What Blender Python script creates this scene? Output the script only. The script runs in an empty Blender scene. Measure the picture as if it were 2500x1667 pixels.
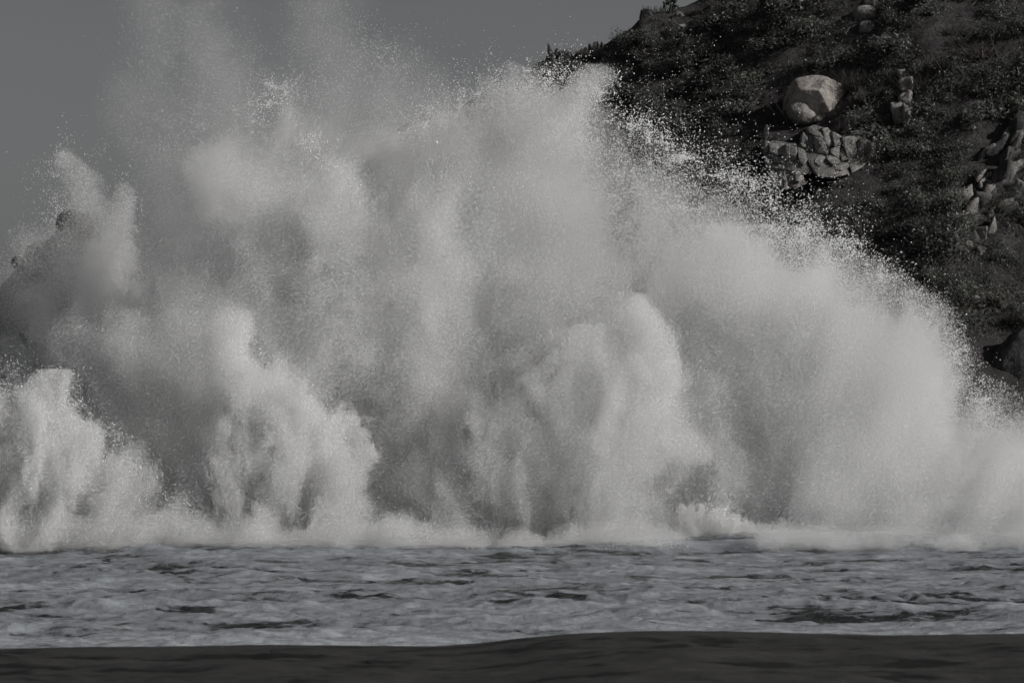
import bpy, bmesh, math, random
import numpy as np
from mathutils import Vector, Matrix, Euler

random.seed(7)
rng = np.random.default_rng(7)
S = bpy.context.scene
C = bpy.context.collection

# ------------------------------------------------------------------ camera, sky, sun, exposure
F = 10417.0            # focal length in photograph pixels (2500 wide)
CZ = 4.72              # lens height above the sea
cam_d = bpy.data.cameras.new('camera')
cam_d.sensor_width = 36.0
cam_d.lens = 36.0 * F / 2500.0
cam_d.clip_start = 0.5
cam_d.clip_end = 30000.0
cam_d.dof.use_dof = True
cam_d.dof.focus_distance = 103.0
cam_d.dof.aperture_fstop = 6.3
cam = bpy.data.objects.new('camera', cam_d)
C.objects.link(cam)
cam.location = (0, 0, CZ)
cam.rotation_euler = (math.radians(90), 0, 0)
S.camera = cam

SUN = Vector((0.82, -0.30, 0.50)).normalized()
SUN_EL = math.asin(SUN.z)
SUN_AZ = math.atan2(SUN.x, SUN.y)          # clockwise from +Y
world = bpy.data.worlds.new('World')
S.world = world
world.use_nodes = True
wn, wl = world.node_tree.nodes, world.node_tree.links
wn.clear()
sky = wn.new('ShaderNodeTexSky')
sky.sky_type = 'NISHITA'
sky.sun_disc = False
sky.sun_elevation = SUN_EL
sky.sun_rotation = SUN_AZ
sky.air_density = 0.6
sky.dust_density = 1.0
sky.ozone_density = 1.0
bw = wn.new('ShaderNodeRGBToBW')                  # a hazy, nearly colourless sky
hs = wn.new('ShaderNodeMix'); hs.data_type = 'RGBA'; hs.inputs[0].default_value = 0.91
bg = wn.new('ShaderNodeBackground')
bg.inputs['Strength'].default_value = 0.05
wo = wn.new('ShaderNodeOutputWorld')
wl.new(sky.outputs[0], bw.inputs[0])
wl.new(sky.outputs[0], hs.inputs[6])
wl.new(bw.outputs[0], hs.inputs[7])
wl.new(hs.outputs[2], bg.inputs[0])
wl.new(bg.outputs[0], wo.inputs[0])

sun_d = bpy.data.lights.new('sun', 'SUN')
sun_d.energy = 4.25
sun_d.angle = math.radians(0.6)
sun_d.color = (1.0, 0.975, 0.945)
sun = bpy.data.objects.new('sun', sun_d)
C.objects.link(sun)
sun.rotation_euler = (-SUN).to_track_quat('-Z', 'Y').to_euler()

S.view_settings.view_transform = 'Standard'
S.view_settings.look = 'None'
S.view_settings.exposure = -0.50
S.view_settings.gamma = 1.0
S.render.engine = 'CYCLES'
S.cycles.max_bounces = 6
S.cycles.diffuse_bounces = 5
S.cycles.transmission_bounces = 6
S.cycles.glossy_bounces = 3
S.cycles.use_denoising = True
S.cycles.use_adaptive_sampling = True
S.cycles.adaptive_threshold = 0.06
S.cycles.adaptive_min_samples = 24


# ------------------------------------------------------------------ helpers
def at(px, py, Y):
    """a point at distance Y seen at photograph pixel (px, py)"""
    return Vector(((px - 1250.0) * Y / F, Y, CZ - (py - 833.5) * Y / F))


_lat = [rng.random((64, 64, 64), dtype=np.float32) * 2 - 1 for _ in range(3)]


def vnoise(p, k=0):
    L = _lat[k]
    i = np.floor(p)
    f = (p - i).astype(np.float32)
    i = i.astype(np.int32) & 63
    j = (i + 1) & 63
    u = f * f * (3 - 2 * f)
    x0, y0, z0 = i[:, 0], i[:, 1], i[:, 2]
    x1, y1, z1 = j[:, 0], j[:, 1], j[:, 2]
    ux, uy, uz = u[:, 0], u[:, 1], u[:, 2]
    a = L[x0, y0, z0] * (1 - ux) + L[x1, y0, z0] * ux
    b = L[x0, y1, z0] * (1 - ux) + L[x1, y1, z0] * ux
    c = L[x0, y0, z1] * (1 - ux) + L[x1, y0, z1] * ux
    d = L[x0, y1, z1] * (1 - ux) + L[x1, y1, z1] * ux
    e = a * (1 - uy) + b * uy
    g = c * (1 - uy) + d * uy
    return e * (1 - uz) + g * uz


def fbm(p, octaves=4, gain=0.55, k=0):
    s = 0.0
    amp = 1.0
    tot = 0.0
    q = np.asarray(p, dtype=np.float32)
    for o in range(octaves):
        s = s + amp * vnoise(q + 17.3 * o, k)
        tot += amp
        amp *= gain
        q = q * 2.03
    return s / tot * 1.6


def sstep(a, b, x):
    t = np.clip((x - a) / (b - a), 0, 1)
    return t * t * (3 - 2 * t)


def tag(o, label=None, cat=None, group=None, kind=None):
    if label: o['label'] = label
    if cat: o['category'] = cat
    if group: o['group'] = group
    if kind: o['kind'] = kind
    return o


def empty(name, loc=(0, 0, 0), parent=None):
    o = bpy.data.objects.new(name, None)
    o.location = loc
    C.objects.link(o)
    o.parent = parent
    return o


def mesh_np(name, verts, faces, mat, smooth=False, parent=None, loc=(0, 0, 0)):
    """verts (n,3) array, faces (m,k) array with k = 3 or 4"""
    verts = np.ascontiguousarray(verts, dtype=np.float32)
    faces = np.ascontiguousarray(faces, dtype=np.int32)
    me = bpy.data.meshes.new(name)
    me.vertices.add(len(verts))
    me.vertices.foreach_set('co', verts.ravel())
    m, k = faces.shape
    me.loops.add(m * k)
    me.loops.foreach_set('vertex_index', faces.ravel())
    me.polygons.add(m)
    me.polygons.foreach_set('loop_start', np.arange(0, m * k, k, dtype=np.int32))
    if smooth:
        me.polygons.foreach_set('use_smooth', np.ones(m, dtype=bool))
    me.update(calc_edges=True)
    if mat: me.materials.append(mat)
    o = bpy.data.objects.new(name, me)
    o.location = loc
    C.objects.link(o)
    o.parent = parent
    return o


def grid_faces(nx, ny):
    i = np.arange(nx * ny).reshape(ny, nx)
    return np.stack([i[:-1, :-1].ravel(), i[:-1, 1:].ravel(), i[1:, 1:].ravel(), i[1:, :-1].ravel()], 1)


class NT:
    """tiny node-tree builder"""
    def __init__(self, name):
        self.m = bpy.data.materials.new(name)
        self.m.use_nodes = True
        self.t = self.m.node_tree
        self.t.nodes.clear()
        self.out = self.t.nodes.new('ShaderNodeOutputMaterial')

    def n(self, kind, **kw):
        nd = self.t.nodes.new(kind)
        for k, v in kw.items():
            if k in nd.inputs: nd.inputs[k].default_value = v
            else: setattr(nd, k, v)
        return nd

    def l(self, a, b): self.t.links.new(a, b)

    def noise(self, scale, detail=5.0, rough=0.55, vec=None, dist=0.0):
        nd = self.n('ShaderNodeTexNoise', Scale=scale, Detail=detail, Roughness=rough, Distortion=dist)
        if vec is not None: self.l(vec, nd.inputs['Vector'])
        return nd.outputs['Fac']

    def ramp(self, src, stops):
        nd = self.n('ShaderNodeValToRGB')
        cr = nd.color_ramp
        while len(cr.elements) < len(stops): cr.elements.new(0.5)
        for e, (p, c) in zip(cr.elements, stops):
            e.position = p
            e.color = (c, c, c, 1) if not isinstance(c, tuple) else (*c, 1)
        self.l(src, nd.inputs[0])
        return nd.outputs[0]

    def mix(self, fac, a, b, mode='MIX'):
        nd = self.n('ShaderNodeMix', data_type='RGBA', blend_type=mode)
        for s, v in ((nd.inputs[0], fac), (nd.inputs[6], a), (nd.inputs[7], b)):
            if hasattr(v, 'is_linked'): self.l(v, s)
            elif isinstance(v, tuple): s.default_value = (*v, 1)
            else: s.default_value = v
        return nd.outputs[2]

    def bump(self, h, strength=0.5, dist=0.1):
        nd = self.n('ShaderNodeBump', Strength=strength, Distance=dist)
        self.l(h, nd.inputs['Height'])
        return nd.outputs[0]

    def principled(self, col, rough=0.8, normal=None, spec=0.3):
        nd = self.n('ShaderNodeBsdfPrincipled')
        if hasattr(col, 'is_linked'): self.l(col, nd.inputs['Base Color'])
        else: nd.inputs['Base Color'].default_value = (*col, 1)
        if hasattr(rough, 'is_linked'): self.l(rough, nd.inputs['Roughness'])
        else: nd.inputs['Roughness'].default_value = rough
        nd.inputs['Specular IOR Level'].default_value = spec
        if normal is not None: self.l(normal, nd.inputs['Normal'])
        return nd.outputs[0]

    def done(self, sh):
        self.l(sh, self.out.inputs['Surface'])
        return self.m


def pos(t):
    return t.n('ShaderNodeNewGeometry').outputs['Position']


def objco(t):
    return t.n('ShaderNodeTexCoord').outputs['Object']


# ------------------------------------------------------------------ materials
def mat_rock(name, base, dark, warm=0.0):
    t = NT(name)
    co = pos(t)
    a = t.ramp(t.noise(1.1, 7, 0.62, co), [(0.3, dark), (0.62, base)])
    b = t.ramp(t.noise(9.0, 6, 0.7, co), [(0.35, 0.55), (0.6, 1.0)])
    col = t.mix(1.0, a, b, 'MULTIPLY')
    mp = t.n('ShaderNodeMapping')
    mp.inputs['Scale'].default_value = (3.0, 3.0, 0.5)
    t.l(co, mp.inputs[0])
    st = t.ramp(t.noise(1.0, 5, 0.6, mp.outputs[0]), [(0.46, 1.0), (0.62, 0.62)])
    col = t.mix(1.0, col, st, 'MULTIPLY')
    nrm = t.bump(t.noise(5.0, 10, 0.68, co), 0.7, 0.22)
    return t.done(t.principled(col, 0.9, nrm, 0.15))


M_rock = mat_rock('granite', (0.38, 0.365, 0.35), (0.24, 0.235, 0.23))
M_face = mat_rock('jointed granite', (0.50, 0.485, 0.465), (0.30, 0.292, 0.284))
M_pale = mat_rock('pale granite', (0.56, 0.515, 0.475), (0.38, 0.355, 0.33))
M_dark = mat_rock('dark rock', (0.15, 0.147, 0.147), (0.07, 0.069, 0.07))

t = NT('hillside soil')
co = pos(t)
col = t.ramp(t.noise(0.8, 9, 0.68, co), [(0.3, (0.055, 0.051, 0.053)), (0.55, (0.10, 0.094, 0.094)), (0.75, (0.17, 0.163, 0.156))])
M_soil = t.done(t.principled(col, 0.95, t.bump(t.noise(4, 10, 0.7, co), 1.0, 0.5), 0.1))


def mat_leaf(name, c1, c2, tips):
    t = NT(name)
    oi = t.n('ShaderNodeObjectInfo')
    gi = t.n('ShaderNodeNewGeometry')
    base = t.mix(oi.outputs['Random'], c1, c2)
    col = t.mix(t.ramp(gi.outputs['Random Per Island'], [(0.80, 0.0), (0.97, 1.0)]), base, tips)
    d = t.n('ShaderNodeBsdfDiffuse')
    t.l(col, d.inputs[0])
    tr = t.n('ShaderNodeBsdfTranslucent')
    t.l(col, tr.inputs[0])
    mx = t.n('ShaderNodeMixShader')
    mx.inputs[0].default_value = 0.25
    t.l(d.outputs[0], mx.inputs[1]); t.l(tr.outputs[0], mx.inputs[2])
    return t.done(mx.outputs[0])


M_leaf = mat_leaf('scrub leaves', (0.07, 0.078, 0.071), (0.17, 0.177, 0.16), (0.40, 0.40, 0.375))
M_pleaf = mat_leaf('pale scrub leaves', (0.10, 0.104, 0.094), (0.15, 0.15, 0.135), (0.32, 0.32, 0.30))
M_dry = mat_leaf('dry scrub stems', (0.075, 0.066, 0.063), (0.12, 0.108, 0.102), (0.22, 0.21, 0.20))
t = NT('bark'); M_bark = t.done(t.principled((0.055, 0.05, 0.047), 0.9))
t = NT('pale bark'); M_pbark = t.done(t.principled((0.15, 0.14, 0.13), 0.9))
t = NT('cactus skin'); M_cactus = t.done(t.principled((0.035, 0.042, 0.034), 0.7))

t = NT('dark wet sand')
co = pos(t)
mp = t.n('ShaderNodeMapping'); mp.inputs['Scale'].default_value = (0.8, 1.25, 1.0); t.l(co, mp.inputs[0])
a = t.ramp(t.noise(1.0, 6, 0.6, mp.outputs[0], 0.6), [(0.40, (0.010, 0.0099, 0.0098)), (0.47, (0.038, 0.0375, 0.037)), (0.70, (0.056, 0.0548, 0.053))])
g = t.ramp(t.noise(60.0, 4, 0.7, co), [(0.3, 0.75), (0.7, 1.1)])
M_sand = t.done(t.principled(t.mix(1.0, a, g, 'MULTIPLY'), 0.75, t.bump(t.noise(14, 6, 0.65, co), 0.4, 0.03), 0.3))

t = NT('foamy sea water')
co = pos(t)
at_f = t.n('ShaderNodeAttribute', attribute_name='foam')
mps = t.n('ShaderNodeMapping'); mps.inputs['Scale'].default_value = (0.6, 1.05, 1.0); t.l(co, mps.inputs[0])
n1 = t.noise(0.85, 10, 0.63, mps.outputs[0], 0.9)
n2 = t.noise(5.0, 6, 0.6, mps.outputs[0], 0.5)
ad = t.n('ShaderNodeMath', operation='MULTIPLY_ADD'); t.l(n2, ad.inputs[0]); ad.inputs[1].default_value = 0.35; t.l(n1, ad.inputs[2])
ad2 = t.n('ShaderNodeMath', operation='ADD'); t.l(ad.outputs[0], ad2.inputs[0]); t.l(at_f.outputs['Fac'], ad2.inputs[1])
mask = t.ramp(ad2.outputs[0], [(0.575, 0.03), (0.645, 0.8), (0.82, 1.0)])
crs = t.n('ShaderNodeMath', operation='MULTIPLY_ADD'); t.l(at_f.outputs['Fac'], crs.inputs[0]); crs.inputs[1].default_value = 0.7; t.l(t.noise(2.2, 9, 0.68, mps.outputs[0], 0.6), crs.inputs[2])  # foam colour lightened towards the crests, painting highlights onto the wave lumps
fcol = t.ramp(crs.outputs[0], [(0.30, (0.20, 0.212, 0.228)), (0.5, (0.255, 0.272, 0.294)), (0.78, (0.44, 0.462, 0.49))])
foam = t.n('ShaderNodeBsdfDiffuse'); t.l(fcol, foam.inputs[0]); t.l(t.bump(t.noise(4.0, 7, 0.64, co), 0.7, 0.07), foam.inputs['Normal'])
wat = t.principled((0.022, 0.024, 0.024), 0.3, t.bump(t.noise(3.5, 6, 0.6, co), 1.0, 0.16), 0.35)
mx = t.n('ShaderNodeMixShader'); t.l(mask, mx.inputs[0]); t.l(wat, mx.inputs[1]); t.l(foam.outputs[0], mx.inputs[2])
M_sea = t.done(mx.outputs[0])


def mat_spray(name, c, tr):
    t = NT(name)
    d = t.n('ShaderNodeBsdfDiffuse'); d.inputs[0].default_value = (*c, 1)
    q = t.n('ShaderNodeBsdfTranslucent'); q.inputs[0].default_value = (*c, 1)
    mx = t.n('ShaderNodeMixShader'); mx.inputs[0].default_value = tr
    t.l(d.outputs[0], mx.inputs[1]); t.l(q.outputs[0], mx.inputs[2])
    return t.done(mx.outputs[0])


M_spray = mat_spray('sea spray', (0.985, 0.985, 0.985), 0.0)
M_drop = mat_spray('spray drops', (0.985, 0.985, 0.985), 0.0)

# ------------------------------------------------------------------ sea
def axis(fine0, fine1, step, lo, hi, grow=1.25):
    a = list(np.arange(fine0, fine1 + 1e-6, step))
    s, v = step, a[-1]
    while v < hi:
        s *= grow; v += s; a.append(v)
    s, v = step, a[0]
    pre = []
    while v > lo:
        s *= grow; v -= s; pre.append(v)
    return np.array(pre[::-1] + a)


def swell(x, y):
    """the low swell that carries the breaking wave"""
    crest = 0.17 * np.exp(-((x - 5.3) / 2.2) ** 2) + 0.10 * np.exp(-((x - 9.3) / 1.6) ** 2) + 0.05
    return crest * np.exp(-((y - 98.5) / 2.6) ** 2)


def sea_h(x, y):
    p = np.stack([x, y, np.zeros_like(x)], -1).reshape(-1, 3)
    near = np.exp(-(np.maximum(np.abs(x), 16) - 16) / 12) * np.exp(-np.maximum(y - 105, 0) / 10)
    big = fbm(p * np.array([0.16, 0.28, 1]), 3, 0.5, 1).reshape(x.shape)
    n = fbm(p * np.array([0.42, 0.9, 1]) + 5, 6, 0.55, 0).reshape(x.shape)
    bil = 0.5 - np.abs(fbm(p * np.array([0.6, 1.35, 1]) + 31, 5, 0.55, 2).reshape(x.shape))
    calm = 1 - 0.25 * sstep(80, 95, y)
    h = 0.11 * big + (0.10 * n + 0.13 * np.maximum(bil, 0) * sstep(-0.1, 0.5, big + n)) * calm
    rip = fbm(p * np.array([2.2, 4.0, 1]) + 77, 3, 0.6, 1).reshape(x.shape)
    return (h + 0.038 * rip) * near + swell(x, y), n, bil, big


xs = axis(-15.5, 15.5, 0.055, -9000, 9000)
ys = axis(60.0, 104.0, 0.085, 44, 16000)
X, Y = np.meshgrid(xs, ys)
H, n_, b_, g_ = sea_h(X, Y)
V = np.stack([X, Y, H], -1).reshape(-1, 3)
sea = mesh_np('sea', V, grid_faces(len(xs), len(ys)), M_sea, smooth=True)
tag(sea, 'grey churned sea water streaked with foam', kind='structure')
fa = sea.data.attributes.new('foam', 'FLOAT', 'POINT')
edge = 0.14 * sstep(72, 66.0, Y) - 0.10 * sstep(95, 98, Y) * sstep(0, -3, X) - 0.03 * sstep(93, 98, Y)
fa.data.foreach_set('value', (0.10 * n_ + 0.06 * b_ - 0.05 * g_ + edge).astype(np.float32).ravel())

# ------------------------------------------------------------------ beach
LUMPS = []
cr = np.array([(-900, 1600), (0, 1595), (100, 1590), (400, 1589), (650, 1584), (1000, 1588), (1130, 1587), (1210, 1574), (1350, 1560), (1500, 1551),
               (1700, 1549), (1900, 1553), (2100, 1559), (2230, 1561), (2500, 1556), (3400, 1560)], float)
cx = (cr[:, 0] - 1250) * 40 / F
cz = CZ - (cr[:, 1] - 833.5) * 40 / F
xs = axis(-6.5, 6.5, 0.05, -400, 400)
ys = np.concatenate([np.linspace(-60, 28, 24)[:-1], np.arange(28, 46, 0.06), np.linspace(46, 75, 30)])
X, Y = np.meshgrid(xs, ys)
p = np.stack([X, Y, 0 * X], -1).reshape(-1, 3)
crest = sum(np.interp(X + o, cx, cz) for o in np.linspace(-0.35, 0.35, 9)) / 9
dy = Y - 40.0
Z = np.where(dy < 0, crest - 0.030 * dy - 0.004, crest - 0.11 * dy * sstep(0, 3, dy) - 0.01 * dy * dy * 0)
lump = fbm(p * np.array([0.9, 1.6, 1]), 4, 0.5, 1).reshape(X.shape)
fine = fbm(p * np.array([4, 5, 1]), 3, 0.5, 2).reshape(X.shape)
Z += (0.045 * lump + 0.012 * fine) * sstep(0.6, -0.8, dy) + 0.004 * fine
V = np.stack([X, Y, Z], -1).reshape(-1, 3)
beach = mesh_np('beach', V, grid_faces(len(xs), len(ys)), M_sand, smooth=True)
tag(beach, 'dark wet sand berm in the foreground', kind='structure')

# small dark lumps left on the sand
for (px, py, w, hh, lab) in [(672, 1586, 26, 9, 'small dark lump lying on the crest of the sand'), (900, 1612, 30, 8, 'flat dark scrap lying on the sand below the crest')]:
    yy = 39.6 if py < 1600 else 37.6
    zz = float(np.interp((px - 1250) * yy / F, cx, cz)) + 0.03 * (40 - yy)
    LUMPS.append(((px - 1250) * yy / F, yy, zz, w * yy / F / 2, hh * yy / F / 2, lab))

# ------------------------------------------------------------------ headland
RIDGE = np.array([(-1500, 1100), (-500, 1040), (-250, 930), (-60, 790), (0, 700), (40, 650), (110, 590), (150, 545), (215, 515), (255, 600), (330, 790), (450, 800), (600, 690), (750, 560),
                  (860, 430), (930, 340), (1000, 290), (1100, 262), (1200, 228), (1262, 196), (1296, 178), (1330, 140), (1400, 138), (1440, 124), (1500, 90), (1540, 68),
                  (1566, 42), (1600, 30), (1640, 24), (1700, 0), (1760, -35), (1900, -130), (2200, -280), (2600, -400), (3400, -480), (4500, -400)], float)
YR = 270.0
RX = (RIDGE[:, 0] - 1250) * YR / F
RZ = CZ - (RIDGE[:, 1] - 833.5) * YR / F


def hill(x, y):
    R = np.interp(x, RX, RZ)
    wob = vnoise(np.stack([x * 0.09, 0 * x, 0 * x + 3.3], -1).reshape(-1, 3)).reshape(x.shape)
    yb = YR - (R + 2.0) * 1.0 - 4 + 3.0 * wob
    tt = (y - yb) / (YR - yb)
    tf = np.clip(tt, -0.5, 1)
    S_ = np.sign(tf) * np.abs(tf) ** 0.9
    z = (R + 2.0) * S_ - 2.0
    z = np.where(y > YR, R - (y - YR) * 0.55, z)
    q = np.stack([x * 0.16, y * 0.16, 0 * x], -1).reshape(-1, 3)
    g = fbm(q, 4, 0.55, 1).reshape(x.shape)
    f = fbm(q * 5.5, 3, 0.55, 2).reshape(x.shape)
    w = np.sin(np.pi * np.clip(tt, 0, 1)) ** 0.7
    z = z + 1.1 * g * w + 0.22 * f * sstep(0, 0.1, tt)
    return np.maximum(z, -3.0)


xs = np.arange(-72, 92, 0.34)
ys = np.concatenate([np.arange(214, 272, 0.34), np.arange(272, 340, 1.6)])
X, Y = np.meshgrid(xs, ys)
V = np.stack([X, Y, hill(X, Y)], -1).reshape(-1, 3)
hl = mesh_np('headland', V, grid_faces(len(xs), len(ys)), M_soil, smooth=True)
tag(hl, 'dark steep headland slope behind the wave', kind='structure')


def hill_hit(px, py):
    px = np.atleast_1d(np.asarray(px, float)); py = np.atleast_1d(np.asarray(py, float))
    yy = np.arange(216, 271, 0.25)
    xx = (px[:, None] - 1250) * yy[None] / F
    zz = CZ - (py[:, None] - 833.5) * yy[None] / F
    below = hill(xx, np.broadcast_to(yy, xx.shape)) >= zz
    k = np.argmax(below, 1)
    ok = below.any(1)
    Yh = yy[k]
    return np.stack([(px - 1250) * Yh / F, Yh, CZ - (py - 833.5) * Yh / F], -1), ok


# ------------------------------------------------------------------ rocks on the headland
def ico(sub):
    bm = bmesh.new()
    bmesh.ops.create_icosphere(bm, subdivisions=sub, radius=1.0)
    v = np.array([q.co[:] for q in bm.verts], np.float32)
    f = np.array([[q.index for q in fc.verts] for fc in bm.faces], np.int32)
    bm.free()
    return v, f


ICO4, ICO3, ICO2 = ico(5), ico(4), ico(3)


def rock_verts(base, scale, rot=0.0, tilt=0.0, rough=0.16, cuts=5, seed=0, squareness=0.0, planes=()):
    """a sphere made boulder: flattened by random cutting planes, squared, then roughened; local x right, y away, z up"""
    r = np.random.default_rng(seed)
    v = base.copy().astype(np.float64)
    if squareness:
        m = np.max(np.abs(v), 1, keepdims=True)
        v = v * (1 - squareness) + v / m * squareness
    for k in range(cuts):
        n = r.normal(size=3); n[1] -= 0.5; n /= np.linalg.norm(n)
        d = r.uniform(0.62, 0.92) if cuts < 10 else r.uniform(0.45, 0.85)
        e = np.logaddexp(0, (v @ n - d) / 0.05) * 0.05
        v -= np.outer(e * 0.92, n)
    for n, d in planes:
        n = np.array(n, float); n /= np.linalg.norm(n)
        e = np.logaddexp(0, (v @ n - d) / 0.03) * 0.03
        v -= np.outer(e * 0.94, n)
    nn = v / np.maximum(np.linalg.norm(v, axis=1, keepdims=True), 1e-6)
    d = fbm(v * 1.4 + seed * 3.7, 5, 0.5, seed % 3) + 0.5 * fbm(v * 0.8 + seed, 2, 0.5)
    v += nn * (d * rough)[:, None]
    v *= np.array(scale)
    R = np.array(Euler((tilt, rot, 0)).to_matrix())
    return v @ R.T


def hull_rock(seed, scale, npts=14, taper=0.0, rot=0.0, rough=0.05, sub=2, box=0.6):
    # an angular broken rock: the convex hull of random points, subdivided and roughened
    r = np.random.default_rng(seed)
    P = r.uniform(-1, 1, (npts, 3))
    n = np.linalg.norm(P, axis=1, keepdims=True)
    P = P * (box + (1 - box) / np.maximum(n, 0.3))
    P /= np.abs(P).max(0)
    if taper:
        z = (P[:, 2] + 1) / 2
        P[:, :2] *= (1 - taper * z)[:, None]
    bm = bmesh.new()
    for p in P: bm.verts.new(p * np.array(scale))
    res = bmesh.ops.convex_hull(bm, input=bm.verts)
    bmesh.ops.delete(bm, geom=list({g for g in res['geom_interior'] if isinstance(g, bmesh.types.BMVert)}), context='VERTS')
    for _ in range(sub):
        bmesh.ops.subdivide_edges(bm, edges=bm.edges[:], cuts=1, use_grid_fill=True)
        bmesh.ops.triangulate(bm, faces=bm.faces[:])
    bm.normal_update()
    v = np.array([q.co[:] for q in bm.verts]); nn = np.array([q.normal[:] for q in bm.verts])
    f = np.array([[q.index for q in fc.verts] for fc in bm.faces], np.int32)
    bm.free()
    m = min(scale)
    v = v + nn * (fbm(v / m * 0.9 + seed * 3.1, 4, 0.6, seed % 3) * rough * 3 * m)[:, None]
    R = np.array(Euler((0, rot, 0)).to_matrix())
    return v @ R.T, f


def shard(name, px, py, wpx, hpx, mat, parent=None, Yo=None, fwd=0.3, depth=None, label=None, cat=None, seed=0, **kw):
    if Yo is None:
        h, ok = hill_hit(px, py)
        Yo = float(h[0, 1]) if ok[0] else YR
    s = Yo / F
    w, hh = wpx * s / 2, hpx * s / 2
    v, f = hull_rock(seed, (w, depth or (w + hh) * 0.4, hh), **kw)
    c = at(px, py, Yo - fwd)
    if parent is not None: c = c - Vector(parent.location)
    o = mesh_np(name, v, f, mat, parent=parent, loc=c)
    if label: tag(o, label, cat)
    return o


def rock(name, px, py, wpx, hpx, mat, label=None, cat=None, group=None, parent=None, base=ICO3, depth=None, sink=0.3, aspect=0.9, Yo=None, smooth=True, **kw):
    if Yo is None:
        h, ok = hill_hit(px, py)
        Yo = float(h[0, 1]) if ok[0] else YR
    s = Yo / F
    w, hh = wpx * s / 2, hpx * s / 2
    dpt = depth if depth is not None else (w + hh) / 2 * aspect
    c = at(px, py, Yo + sink * dpt - 0.2)
    v = rock_verts(base[0], (w, dpt, hh), **kw)
    if parent is not None:
        c = c - parent.matrix_world.translation if parent.type == 'EMPTY' else c - Vector(parent.location)
    o = mesh_np(name, v, base[1], mat, smooth=smooth, parent=parent, loc=c)
    if label: tag(o, label, cat, group)
    return o


def put_empty(name, px, py, label, cat, group=None):
    h, ok = hill_hit(px, py)
    o = empty(name, tuple(h[0]))
    bpy.context.view_layer.update()
    return tag(o, label, cat, group)


for i, (x, y, z, w, hh, lab) in enumerate(LUMPS):
    tag(mesh_np('sand_lump', rock_verts(ICO2[0], (w, w * 0.7, hh), seed=300 + i, rough=0.3), ICO2[1], M_soil, smooth=True, loc=(x, y, z)), lab, 'lump')

big = rock('boulder', 1997, 249, 170, 128, M_pale, 'large pale domed boulder with a sunlit right face above the cracked outcrop', 'boulder', base=ICO4, sink=-0.55,
           aspect=0.75, cuts=0, rough=0.10, seed=4, squareness=0.22, planes=[((0.80, -0.55, 0.10), 0.52), ((-0.35, -0.85, -0.45), 0.55), ((-0.2, -0.5, 0.8), 0.80), ((-0.9, -0.3, 0.35), 0.8), ((0.2, -0.2, -1), 0.80), ((0.7, -0.3, 0.75), 0.78)])
rock('boulder', 1957, 278, 72, 58, M_rock, 'rounded grey boulder tucked under the left side of the large pale boulder', 'boulder', base=ICO3, sink=-0.6, cuts=2, rough=0.12, seed=9)
rock('stone', 2013, 202, 24, 14, M_rock, 'flat stone lying on top of the large pale boulder', 'stone', base=ICO2, sink=0.5, cuts=2, seed=12, depth=0.3)
rock('stone', 2032, 207, 20, 17, M_rock, 'smaller stone perched at the right shoulder of the large pale boulder', 'stone', base=ICO2, sink=0.5, cuts=2, seed=13, depth=0.3)
rock('stone', 1995, 291, 24, 16, M_rock, 'small stone wedged between the large pale boulder and the cracked outcrop', 'stone', base=ICO2, sink=-1.6, cuts=2, seed=14)


def clip_poly(poly, a, b, c):
    """keep a*x + b*y <= c"""
    out = []
    for i in range(len(poly)):
        p, q = poly[i], poly[(i + 1) % len(poly)]
        dp, dq = a * p[0] + b * p[1] - c, a * q[0] + b * q[1] - c
        if dp <= 0: out.append(p)
        if (dp < 0 < dq) or (dq < 0 < dp):
            u = dp / (dp - dq)
            out.append((p[0] + (q[0] - p[0]) * u, p[1] + (q[1] - p[1]) * u))
    return out


def block_mesh(poly, gap, depth, bev, seed):
    """a crack-bounded block: an inset polygon with a rounded, slightly domed and tilted front; local metres, x right, z up, -y front"""
    r = random.Random(seed)
    poly = np.array(poly, float)
    c = poly.mean(0)

    # resample the outline
    pts = []
    for i in range(len(poly)):
        p, q = poly[i], poly[(i + 1) % len(poly)]
        n = max(2, int(np.linalg.norm(q - p) / 0.12))
        for k in range(n): pts.append(p + (q - p) * k / n)
    pts = np.array(pts)
    rad = np.linalg.norm(pts - c, axis=1).mean()
    wob = fbm(np.column_stack([pts * 2.2, np.full(len(pts), seed * 1.7)]), 3, 0.5)
    pts = c + (pts - c) * (1 - (gap + 0.014 * (1 + wob)) / max(rad, 0.1))[:, None]
    tx, tz, off = r.gauss(0, 0.2), r.gauss(0.05, 0.2), r.gauss(0, 0.10)
    rings = [(1.0, depth), (1.0, 0.05 + bev), (0.99, 0.03), (0.962, 0.0), (0.80, -0.025), (0.52, -0.045), (0.26, -0.05)]
    V, n = [], len(pts)
    for s, y in rings:
        q = c + (pts - c) * s
        yy = np.full(n, y)
        if y < depth:
            yy = yy + off + tx * (q[:, 0] - c[0]) + tz * (q[:, 1] - c[1]) + 0.09 * fbm(np.column_stack([q * 2.2, np.full(n, seed)]), 3, 0.55, 1)
        V.append(np.column_stack([q[:, 0], yy, q[:, 1]]))
    V = np.concatenate(V + [np.array([[c[0], off - 0.07, c[1]]])])
    Fc = []
    for k in range(len(rings) - 1):
        for i in range(n):
            j = (i + 1) % n
            Fc += [(k * n + i, k * n + j, (k + 1) * n + j), (k * n + i, (k + 1) * n + j, (k + 1) * n + i)]
    k = len(rings) - 1
    for i in range(n): Fc.append((k * n + i, k * n + (i + 1) % n, len(V) - 1))
    return V, np.array(Fc)


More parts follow.
